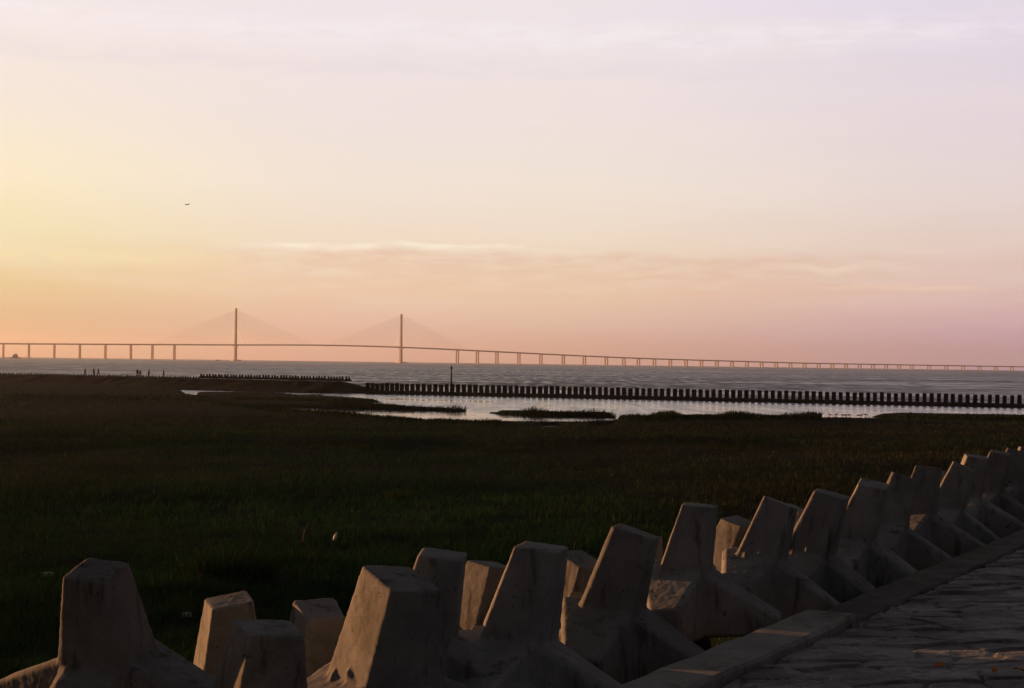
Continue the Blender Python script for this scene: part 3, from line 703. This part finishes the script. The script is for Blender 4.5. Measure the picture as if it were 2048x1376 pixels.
def tetra_mesh():
    bm = bmesh.new(); c = Vector((0, 0, 0.22))
    for d in ((0, 0, 1.0), (0.94, 0, -0.33), (-0.47, 0.816, -0.33), (-0.47, -0.816, -0.33)):
        d = Vector(d); tube(bm, [c - d * 0.03, c + d * 0.42], [0.20, 0.10], 7)
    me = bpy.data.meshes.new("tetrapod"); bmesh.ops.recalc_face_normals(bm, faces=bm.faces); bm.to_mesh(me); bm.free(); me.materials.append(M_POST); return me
TM = tetra_mesh()
x = -60.0
while x < 700:
    p = crest_at_px(x)
    o = bpy.data.objects.new("tetrapod", TM); COL.objects.link(o)
    sc = 1.5 if x > 400 else (0.78 if x > 62 else 0.65)
    o.location = (p.x, p.y - 0.3, 2.30 + (0.0 if x > 400 else -0.04)); o.rotation_euler = (0, 0, random.uniform(0, 6.28)); o.scale = (sc, sc, sc * random.uniform(0.9, 1.1))
    if x > 400: tag(o, "small dark tetrapod in the row of teeth along the right half of the breakwater crest", "tetrapod", "tetrapods on the right half of the breakwater")
    else: tag(o, "very small dark tetrapod in the row along the left half of the breakwater crest", "tetrapod", "tetrapods on the left half of the breakwater")
    x += 5.9 if x > 400 else 5.2

# sill with its row of square piles
S0, S1 = Vector((-29.5, 286.8)), Vector((110, 237.3))
sd_ = (S1 - S0).normalized(); sn = Vector((-sd_.y, sd_.x))
bm = bmesh.new()
LS = (S1 - S0).length; n = 70; rings = []
for i in range(n + 1):
    p = S0 + sd_ * (LS * i / n); rd = random.uniform
    rings.append([bm.verts.new((p.x + sn.x * o + rd(-.04, .04), p.y + sn.y * o + rd(-.04, .04), z + rd(-.03, .03))) for o, z in ((-1.6, -0.9), (-1.15, 0.25), (-0.7, 0.62), (0.7, 0.62), (1.1, 0.2), (1.6, -0.9))])
for a, c in zip(rings, rings[1:]):
    for k in range(6): bm.faces.new((a[k], a[(k + 1) % 6], c[(k + 1) % 6], c[k]))
bm.faces.new(rings[0]); bm.faces.new(rings[-1][::-1])
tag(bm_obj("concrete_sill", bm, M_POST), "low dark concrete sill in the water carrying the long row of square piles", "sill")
def pile_mesh(seed):
    rd = random.Random(seed); bm = bmesh.new()
    j = lambda: rd.uniform(-0.02, 0.02)
    hull(bm, [(x * 0.34 + j(), y * 0.34 + j(), z) for x in (-1, 1) for y in (-1, 1) for z in (-0.15, 1.42)] + [(x * 0.30 + j(), y * 0.30 + j(), 1.50 + j()) for x in (-1, 1) for y in (-1, 1)])
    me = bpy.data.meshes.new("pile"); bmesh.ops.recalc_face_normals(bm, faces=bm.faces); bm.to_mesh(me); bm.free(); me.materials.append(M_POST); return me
PM = [pile_mesh(s) for s in range(6)]
s = 0.6; i = 0
while s < LS - 0.5:
    p = S0 + sd_ * s
    o = bpy.data.objects.new("pile", PM[i % 6]); COL.objects.link(o)
    close = s < 9.0
    o.location = (p.x, p.y, 0.62 + random.uniform(-0.03, 0.03)); o.rotation_euler = (0, 0, math.atan2(sd_.y, sd_.x) + R(random.uniform(-4, 4))); o.rotation_euler.x = R(random.uniform(-1.5, 1.5)); o.rotation_euler.y = R(random.uniform(-1.5, 1.5)); o.scale = (random.uniform(0.92, 1.06), random.uniform(0.92, 1.06), random.uniform(0.95, 1.04))
    if close: tag(o, "dark square pile in the tightly spaced group at the breakwater tip", "pile", "closely spaced piles by the breakwater tip")
    else: tag(o, "dark square concrete pile in the evenly spaced row on the sill", "pile", "square piles on the sill")
    i += 1; s += (1.08 if close else 1.21) * random.uniform(0.97, 1.03)

# beacon pole on the sill
bp_ = at_y(903, 780, 281.5)
k = (bp_.x - S0.x) / sd_.x; pp = S0 + sd_ * k
be = empty("beacon_pole", (pp.x, pp.y - 0.62, 0.6)); tag(be, "slim dark beacon pole with a topmark standing among the piles on the sill", "beacon")
bm = bmesh.new(); tube(bm, [(0, 0, -0.1), (0, 0, 1.9), (0.02, 0, 4.6)], [0.19, 0.17, 0.10], 10); bm_obj("pole", bm, M_BEACON, be, True)
bm = bmesh.new(); tube(bm, [(0.02, 0, 4.45), (0.02, 0, 4.6), (0.02, 0, 4.9), (0.02, 0, 5.05), (0.02, 0, 5.3)], [0.12, 0.20, 0.20, 0.10, 0.06], 10); bm_obj("topmark", bm, M_BEACON, be, True)
bm = bmesh.new(); tube(bm, [(0.02, 0, 5.25), (0.02, 0, 5.7)], [0.03, 0.02], 6); bm_obj("antenna", bm, M_BEACON, be)
bm = bmesh.new(); box(bm, -0.3, 0.3, -0.3, 0.3, -0.3, 0.12); bm_obj("base_plate", bm, M_BEACON, be)

# ------------------------------------------------------------------ people
def skin_obj(name, verts, edges, radii, mat, parent, root=0, lvl=1):
    me = bpy.data.meshes.new(name); me.from_pydata(verts, edges, [])
    o = mesh_obj(name, me, mat, parent)
    o.modifiers.new("skin", "SKIN"); sv = me.skin_vertices[0].data
    for i, r_ in enumerate(radii):
        sv[i].radius = (r_, r_) if not isinstance(r_, tuple) else r_; sv[i].use_root = (i == root)
    sb = o.modifiers.new("subsurf", "SUBSURF"); sb.levels = lvl; sb.render_levels = lvl
    return o
def cloth_mat(name, c): return simple_mat(name, tuple(v * 0.85 for v in c), c, 9.0, 0.9, 0.15, 60)
M_SKIN = simple_mat("skin", (0.30, 0.19, 0.13), (0.34, 0.22, 0.15), 8, 0.6, 0)
M_HAIR = simple_mat("black_hair", (0.012, 0.010, 0.009), (0.02, 0.017, 0.015), 30, 0.6, 0.2)
M_SHOE = simple_mat("dark_shoe", (0.02, 0.02, 0.02), (0.03, 0.03, 0.03), 20, 0.6, 0)
def person(px, pyfeet, face, stride, arms, scale, label, top, bottom, coat=0.0, bend=0.0):
    """face: heading in degrees (0 = to the right); stride: half step in m; arms: swing (left, right) in m"""
    p = crest_at_px(px)
    e = empty("person", (p.x * (p.y - 1.2) / p.y, p.y - 1.2, 2.21), R(face - 90)); e.scale = (scale * 1.07,) * 3
    tag(e, label, "person", "people walking on the breakwater")
    V, E, Rr = [], [], []
    def v(co, r_, par=None):
        V.append(co); Rr.append(r_)
        if par is not None: E.append((par, len(V) - 1))
        return len(V) - 1
    b = bend
    pel = v((0, 0, 0.95), (0.16, 0.12)); ab = v((0, 0.02 + b * .3, 1.12), (0.145, 0.11), pel); ch = v((0, 0.02 + b * .7, 1.34), (0.17, 0.12), ab)
    nk0 = v((0, 0.01 + b, 1.48), 0.075, ch); nk = v((0, 0.03 + b, 1.55), 0.055, nk0)
    h0 = v((0, 0.05 + b, 1.61), (0.072, 0.085), nk); h1 = v((0, 0.05 + b, 1.68), (0.08, 0.10), h0); h2 = v((0, 0.035 + b, 1.75), (0.062, 0.075), h1)
    v((0, 0.155 + b, 1.645), 0.014, h1)                           # nose
    for sg in (-1, 1): v((sg * 0.09, 0.03 + b, 1.655), 0.014, h1)  # ears
    legs, armj = [], []
    for sg, st in ((-1, stride), (1, -stride)):
        hp = v((sg * 0.10, 0.0, 0.90), 0.095, pel); kn = v((sg * 0.11, st * 0.55 + 0.05, 0.50), 0.058, hp)
        lift = 0.10 if st < -0.15 else 0.0
        an = v((sg * 0.11, st - 0.02, 0.09 + lift), 0.040, kn); toe = v((sg * 0.12, st + 0.15, 0.035 + lift * 0.4), (0.045, 0.032), an)
        legs.append((sg, [V[hp], V[kn], V[an], V[toe]]))
    for sg, sw in ((-1, arms[0]), (1, arms[1])):
        sh = v((sg * 0.19, 0.01 + b, 1.42), 0.062, ch); el_ = v((sg * 0.24, sw * 0.5 - 0.04 + b, 1.15), 0.045, sh)
        wr = v((sg * 0.23, sw + b, 0.92), 0.028, el_); pm = v((sg * 0.23, sw + 0.015 + b, 0.85), (0.034, 0.020), wr)
        armj.append((sg, [V[sh], V[el_], V[wr]]))
        for q, ln in ((-0.024, 0.075), (-0.008, 0.085), (0.008, 0.08), (0.022, 0.062)):
            k1 = v((sg * 0.23 + 0.002, sw + 0.02 + q + b, 0.85 - ln * 0.5), 0.0085, pm); v((sg * 0.222, sw + 0.03 + q + b, 0.85 - ln), 0.0075, k1)
        t1 = v((sg * 0.215, sw + 0.05 + b, 0.865), 0.010, wr); v((sg * 0.212, sw + 0.07 + b, 0.83), 0.009, t1)
    skin_obj("body", V, E, Rr, M_SKIN, e)
    # jacket
    V, E, Rr = [], [], []
    a = v((0, 0, 0.92 - coat), (0.185 + coat * .15, 0.145 + coat * .1)); b2 = v((0, 0.02 + b * .3, 1.12), (0.17, 0.135), a); c = v((0, 0.02 + b * .7, 1.34), (0.195, 0.145), b2); v((0, 0.01 + b, 1.49), 0.085, c)
    for sg, j in armj:
        s0 = v(j[0], 0.080, c); s1 = v(j[1], 0.060, s0); v(tuple(Vector(j[2]).lerp(Vector(j[1]), 0.1)), 0.044, s1)
    skin_obj("jacket", V, E, Rr, top, e)
    V, E, Rr = [], [], []
    a = v((0, 0, 0.95), (0.17, 0.13))
    for sg, j in legs:
        s0 = v(j[0], 0.105, a); s1 = v(j[1], 0.072, s0); v(j[2], 0.058, s1)
    skin_obj("trousers", V, E, Rr, bottom, e)
    for sg, j in legs:
        V, E, Rr = [], [], []
        a = v((j[2][0], j[2][1] - 0.04, j[2][2] - 0.03), 0.05); c = v((j[2][0], j[2][1] + 0.05, j[2][2] - 0.03), 0.05, a); v(j[3], (0.05, 0.036), c)
        skin_obj("shoe", V, E, Rr, M_SHOE, e)
    V, E, Rr = [], [], []
    a = v((0, -0.01 + b, 1.64), (0.085, 0.06)); c = v((0, 0.0 + b, 1.71), (0.093, 0.095), a); v((0, 0.03 + b, 1.775), (0.066, 0.075), c)
    skin_obj("hair", V, E, Rr, M_HAIR, e)
    return e
DK = cloth_mat("dark_cloth", (0.025, 0.025, 0.028)); NV = cloth_mat("navy_cloth", (0.022, 0.028, 0.042)); OL = cloth_mat("olive_cloth", (0.075, 0.062, 0.035)); GY_ = cloth_mat("grey_cloth", (0.06, 0.06, 0.06)); BR = cloth_mat("brown_cloth", (0.05, 0.035, 0.028))
person(169.5, 750, 180, 0.10, (0.10, -0.05), 0.98, "leftmost person on the breakwater, standing upright in dark clothes", DK, DK)
person(187.5, 750, 0, 0.12, (0.05, -0.1), 1.0, "person standing in dark clothes just left of the striding one", DK, GY_, 0.12)
person(196.5, 751, 170, 0.38, (-0.25, 0.25), 0.96, "person in dark clothes striding with legs wide apart", DK, BR)
person(274.5, 752, 90, 0.06, (0.05, 0.05), 1.0, "person in a dark brown coat beside a smaller companion in olive", BR, DK, 0.25)
person(279.6, 753, 95, 0.06, (0.06, 0.03), 0.86, "smaller person in an olive jacket beside the brown coat", OL, OL, 0.1)
person(296.5, 752, 0, 0.08, (0.16, 0.0), 0.98, "person in navy clothes leaning forward, walking alone between the pair and the rightmost one", NV, DK, 0.05, 0.06)
person(326.5, 754, 180, 0.14, (0.0, 0.1), 1.0, "rightmost person on the breakwater, in a long dark navy coat", NV, DK, 0.3)

# ------------------------------------------------------------------ cable-stayed bridge
P1 = Vector((-1149, 5911)); BD = Vector((659, 369)).normalized(); BN = Vector((-BD.y, BD.x))
def s_for_px(px):
    a = (px - 1024) / FPX
    return (a * P1.y - P1.x) / (BD.x - a * BD.y)
S2 = s_for_px(802)
KZ = [(-4000, 40), (-1800, 50), (-933, 55), (0, 67), (380, 74), (S2, 71), (S2 + 420, 60), (S2 + 838, 48), (S2 + 1264, 38), (S2 + 2276, 27), (S2 + 3900, 25), (S2 + 6500, 26), (16000, 26)]
def deck_z(s): return float(np.interp(s, [q[0] for q in KZ], [q[1] for q in KZ]))
bz = empty("cable_stayed_bridge", (P1.x, P1.y, 0), math.atan2(BD.y, BD.x))
tag(bz, "long hazy cable stayed bridge with two tall pylons on the horizon", "bridge")
ss = np.unique(np.concatenate([np.arange(-1900, 8000, 60.0)])); bm = bmesh.new(); rings = []
for s in ss:
    z = np.mean([deck_z(s + o) for o in (-150, -75, 0, 75, 150)])
    rings.append([bm.verts.new((s, y, z + q)) for y, q in ((-17, 0.2), (-17, 1.6), (17, 1.6), (17, 0.2), (9, -3.8), (-9, -3.8))])
for a, c in zip(rings, rings[1:]):
    for k in range(6): bm.faces.new((a[k], a[(k + 1) % 6], c[(k + 1) % 6], c[k]))
bm.faces.new(rings[0]); bm.faces.new(rings[-1][::-1])
bm_obj("deck", bm, M_BRIDGE, bz)
for s, top in ((0.0, 219.0), (S2, 216.0)):
    dz = deck_z(s); bm = bmesh.new()
    hull(bm, [(s + x * 4.6, y * 9.0, 4) for x in (-1, 1) for y in (-1, 1)] + [(s + x * 4.0, y * 7.0, dz + 2) for x in (-1, 1) for y in (-1, 1)])
    hull(bm, [(s + x * 4.0, y * 7.0, dz + 2) for x in (-1, 1) for y in (-1, 1)] + [(s + x * 3.4, y * 4.0, top) for x in (-1, 1) for y in (-1, 1)])
    py = bm_obj("pylon", bm, M_BRIDGE, bz)
    bm = bmesh.new(); box(bm, s - 4, s + 4, -19, 19, dz - 9, dz - 4); bm_obj("crossbeam", bm, M_BRIDGE, py)
    bm = bmesh.new(); box(bm, s - 16, s + 16, -26, 26, -2, 5); bm_obj("pile_cap", bm, M_PALE, py)
    for sg in (-1, 1):
        for k in range(16):
            f = (k + 1) / 16; s1 = s + sg * (25 + 315 * f); z1 = deck_z(s1) + 1.6; z0 = 150 + 60 * f
            bm = bmesh.new(); tube(bm, [(s + sg * 2.5, 0, z0), (s1, 0, z1)], [0.24, 0.24], 5); bm_obj("stay_cable", bm, M_CABLE, bz)
left_px = [-120, -95, -45, 7, 58, 109, 160, 211, 262, 305, 349]
right_px = [915, 955, 994, 1038, 1082, 1127, 1169, 1213, 1248, 1277]
pier_s = [s_for_px(x) for x in left_px] + [s_for_px(x) for x in right_px]
s = pier_s[-1] + 95
while s < 7900 and len(pier_s) < 95: pier_s.append(s); s += 95 if s < 3800 else 130
for s in pier_s:
    z = deck_z(s) - 3.6; bm = bmesh.new()
    for sg in (-1, 1): hull(bm, [(s + x * 2.0, sg * 10 + y * 3.0, q) for x in (-1, 1) for y in (-1, 1) for q in (1, z - 2)])
    hull(bm, [(s + x * 2.4, sg * y, q) for x in (-1, 1) for sg in (-1, 1) for y, q in ((13.5, z), (13.5, z - 1.2), (12, z - 2.4))])
    pr = bm_obj("pier", bm, M_BRIDGE, bz)
    bm = bmesh.new(); box(bm, s - 5, s + 5, -16, 16, -2, 1.5); bm_obj("pile_cap", bm, M_BRIDGE, pr)

# ------------------------------------------------------------------ ships
def ship(px, Y, length, label, big=True, hullm=M_HULL, housem=M_SUPER, rz=0.0):
    p = at_y(px, 715, Y); e = empty("ship" if big else "small_boat", (p.x, p.y, 0), rz); tag(e, label, "ship" if big else "boat")
    h = length / 2; w_ = length * 0.13; d = length * 0.085
    bm = bmesh.new(); rings = []
    for f, ww, sh in ((-1, 0.75, 1.15), (-0.7, 1, 1.0), (0, 1, 0.9), (0.6, 0.9, 1.05), (0.85, 0.5, 1.3), (1, 0.06, 1.5)):
        rings.append([bm.verts.new((f * h * (1 if q > 0 else 0.93), y * w_ * ww, z)) for q, y, z in ((0, -0.75, -1.2), (1, -1, d * sh), (1, 1, d * sh), (0, 0.75, -1.2))])
    for a, c in zip(rings, rings[1:]):
        for k in range(4): bm.faces.new((a[k], a[(k + 1) % 4], c[(k + 1) % 4], c[k]))
    bm.faces.new(rings[0]); bm.faces.new(rings[-1][::-1])
    bm_obj("hull", bm, hullm, e)
    if big:
        bm = bmesh.new(); box(bm, -h * 0.5, h * 0.42, -w_ * .8, w_ * .8, d * 0.85, d * 2.6); box(bm, -h * 0.38, h * 0.34, -w_ * .7, w_ * .7, d * 2.6, d * 3.5)
        hs = bm_obj("deckhouse", bm, housem, e)
        bm = bmesh.new(); hull(bm, [(x * h, y * w_, z) for x, z in ((-0.12, d * 3.5), (0.28, d * 3.5), (-0.10, d * 4.5), (0.22, d * 4.5)) for y in (-.55, .55)]); bm_obj("bridge_house", bm, housem, hs)
        bm = bmesh.new(); tube(bm, [(h * 0.05, 0, d * 4.4), (h * 0.05, 0, d * 6.2)], [0.5, 0.2], 6); bm_obj("mast", bm, hullm, e)
        bm = bmesh.new(); tube(bm, [(-h * 0.25, 0, d * 3.4), (-h * 0.27, 0, d * 4.4)], [1.6, 1.3], 10); bm_obj("funnel", bm, hullm, e)
    else:
        bm = bmesh.new(); box(bm, -h * 0.55, -h * 0.1, -w_ * .6, w_ * .6, d * 0.8, d * 2.6); bm_obj("wheelhouse", bm, housem, e)
ship(31, 4300, 36, "dark ship with a stepped deckhouse below the left end of the bridge", rz=R(8))
ship(437, 5300, 22, "tiny dark low boat just left of the left bridge pylon", False, rz=R(15))
ship(1369, 5000, 11, "tiny white boat below the right approach of the bridge", False, M_WHITE, M_WHITE, R(-10))

# ------------------------------------------------------------------ airliner
pp = at_y(374.5, 409, 6200); e = empty("airliner", pp); e.rotation_euler = (R(-3), R(4), R(168))
tag(e, "small airliner flying low in the pale sky above the left pylon", "airplane")
bm = bmesh.new(); tube(bm, [(0, 18, 0.2), (0, 16.5, 0), (0, 13, 0), (0, -9, 0), (0, -15, 0.9), (0, -19, 1.6)], [0.3, 1.4, 1.95, 1.95, 1.2, 0.3], 14); bm_obj("fuselage", bm, M_PLANE, e, True)
for sg in (-1, 1):
    bm = bmesh.new(); hull(bm, [(sg * 1.5, 4.5, -1.2), (sg * 1.5, -2.5, -1.2), (sg * 1.5, 4, -0.3), (sg * 1.5, -2, -0.4), (sg * 17, -4, 0.9), (sg * 17, -5.6, 0.9), (sg * 17, -4.1, 1.1), (sg * 17, -5.5, 1.1)])
    wg = bm_obj("wing", bm, M_PLANE, e)
    bm = bmesh.new(); tube(bm, [(sg * 5.7, 5.2, -1.9), (sg * 5.7, 4.5, -1.9), (sg * 5.7, 0.8, -1.8)], [1.0, 1.15, 0.7], 12); bm_obj("engine", bm, M_PLANE, wg, True)
    bm = bmesh.new(); hull(bm, [(sg * 0.5, -14, 1.3), (sg * 0.5, -17.5, 1.4), (sg * 0.5, -14.3, 1.6), (sg * 6.2, -17, 2.0), (sg * 6.2, -18.4, 2.0), (sg * 6.2, -17.1, 2.15)]); bm_obj("tailplane", bm, M_PLANE, e)
bm = bmesh.new(); hull(bm, [(x * 0.2, y, z) for x in (-1, 1) for y, z in ((-12, 1.7), (-18, 1.8), (-16.8, 7.5), (-18.8, 7.5))]); bm_obj("tail_fin", bm, M_PLANE, e)

# ------------------------------------------------------------------ waders on the shallow
def bird_mesh(kind):
    bm = bmesh.new()
    dn = kind == 1
    tube(bm, [(-0.20, 0, 0.27), (-0.12, 0, 0.26), (0.0, 0, 0.25), (0.10, 0, 0.28), (0.14, 0, 0.30)], [0.012, 0.06, 0.085, 0.065, 0.03], 8)
    nk = [(0.11, 0, 0.30), (0.16, 0, 0.38), (0.17, 0, 0.46), (0.20, 0, 0.49), (0.32, 0, 0.47)] if not dn else [(0.11, 0, 0.29), (0.18, 0, 0.29), (0.24, 0, 0.22), (0.27, 0, 0.18), (0.31, 0, 0.07)]
    tube(bm, nk, [0.04, 0.026, 0.028, 0.036, 0.006], 7)
    me = bpy.data.meshes.new("body"); bmesh.ops.recalc_face_normals(bm, faces=bm.faces); bm.to_mesh(me); bm.free(); me.materials.append(M_BIRD)
    legs = []
    for sg in (-1, 1):
        bl = bmesh.new(); tube(bl, [(0.01, sg * 0.03, 0.24), (-0.02, sg * 0.03, 0.12), (0.01, sg * 0.03, -0.03)], [0.014, 0.009, 0.009], 5)
        ml = bpy.data.meshes.new("leg"); bl.to_mesh(ml); bl.free(); ml.materials.append(M_BIRD); legs.append(ml)
    return me, legs
BMs = [bird_mesh(0), bird_mesh(1)]
blabels = ["leftmost wading bird, upright and apart from the others on the bright shallow", "upright wading bird, second from the left on the bright shallow", "tallest wading bird with its head up, third from the left on the shallow",
           "small feeding wading bird left of the middle of the flock", "wading bird with its head down in the middle of the flock", "wading bird just right of the middle of the flock", "low dark wading bird on the right of the flock", "small wading bird second from the right of the flock", "rightmost wading bird, near the dark spit"]
for (px, py, kd, fc), lb in zip([(1635, 833, 0, 0), (1660, 832.5, 0, 180), (1673, 832, 0, 0), (1685, 833, 1, 0), (1692, 833, 1, 180), (1698.5, 833, 1, 0), (1717, 833.5, 1, 180), (1723, 833, 0, 0), (1731, 832, 1, 0)], blabels):
    p = at_z(px, py + 1.5, 0.0)
    e = empty("wading_bird", p, R(fc + random.uniform(-25, 25))); e.scale = (1.15,) * 3; tag(e, lb, "bird", "wading birds on the shallow")
    mesh_obj("body", BMs[kd][0], None, e); [mesh_obj("leg", q, None, e) for q in BMs[kd][1]]

# ------------------------------------------------------------------ small things near the blocks
def ground_hit(px, py):
    v_ = ray(px, py); lo, hi = 6.0, 120.0
    k = 6.0
    while k < 200:
        x_, y_, z_ = v_.x * k, v_.y * k, CAMZ + v_.z * k
        if z_ <= float(terrain_z(np.array([x_]), np.array([y_]))[0]): break
        k += 0.05
    return Vector((x_, y_, z_))
def stone(px, py, sx, sy, sz, label):
    p = ground_hit(px, py); bm = bmesh.new(); rd = random.Random(px)
    hull(bm, [(math.cos(a) * sx * rd.uniform(.7, 1), math.sin(a) * sy * rd.uniform(.7, 1), z) for a in [k * 0.7 for k in range(9)] for z in (-sz, sz * rd.uniform(.5, 1.1))])
    o = bm_obj("stone", bm, M_STONE); o.location = (p.x, p.y, p.z + sz * 0.6); tag(o, label, "stone", "loose stones on the bank")
stone(166, 1220, 0.09, 0.12, 0.07, "small pale stone catching the sun beside the leftmost concrete block")
stone(95, 1152, 0.22, 0.18, 0.07, "flat pale stone lying in the grass at far left")
stone(372, 1234, 0.16, 0.14, 0.06, "flat grey stone in the grass left of the yellow lit block sliver")
stone(145, 1262, 0.20, 0.15, 0.05, "flat dull stone below the small sunlit one")
p = ground_hit(604, 1085); bm = bmesh.new(); tube(bm, [(0, 0, -0.05), (0.06, 0, 0.35), (0.22, 0.02, 0.68)], [0.014, 0.013, 0.008], 6)
o = bm_obj("reed_stalk", bm, M_STRAW); o.location = p; tag(o, "dry straw coloured reed stalk leaning right, lit by the sun", "reed stalk")
p = ground_hit(668, 1082); bm = bmesh.new(); tube(bm, [(0, 0, 0), (0, 0, 0.02), (0, 0, 0.20), (0, 0.01, 0.26), (0, 0.01, 0.31)], [0.05, 0.06, 0.06, 0.025, 0.02], 10)
o = bm_obj("plastic_bottle", bm, M_LITTER, None, True); o.location = p; o.rotation_euler = (R(12), R(18), 0); tag(o, "pale piece of plastic litter standing in the dark grass", "litter")
def flake(px, py, rz, label):  # small thin orange flake lying on the paving
    v_ = ray(px, py); k = 5.0
    while k < 40:
        q = v_ * k + Vector((0, 0, CAMZ)); Lq = q.dot(N)
        if q.z <= pave_z(Lq) + 0.03: break
        k += 0.02
    bm = bmesh.new(); top = []; bot = []
    for x_, y_, z_ in ((-0.07, 0, 0.01), (-0.03, 0.03, 0.03), (0.03, 0.025, 0.035), (0.08, 0, 0.02), (0.03, -0.03, 0.045), (-0.03, -0.03, 0.04)):
        top.append(bm.verts.new((x_, y_, z_ + 0.004))); bot.append(bm.verts.new((x_, y_, z_)))
    bm.faces.new(top); bm.faces.new(bot[::-1])
    for k in range(6): bm.faces.new((top[k], bot[k], bot[(k + 1) % 6], top[(k + 1) % 6]))
    o = bm_obj("orange_flake", bm, M_FLAKE); o.location = q; o.rotation_euler = (R(20), 0, rz); tag(o, label, "flake", "orange flakes on the paving")
flake(1880, 1336, 0.4, "leftmost thin orange flake on the dark stone paving")
flake(1986, 1345, 1.2, "middle thin orange flake on the dark stone paving")
flake(2040, 1347, 2.3, "rightmost thin orange flake at the edge of the paving")
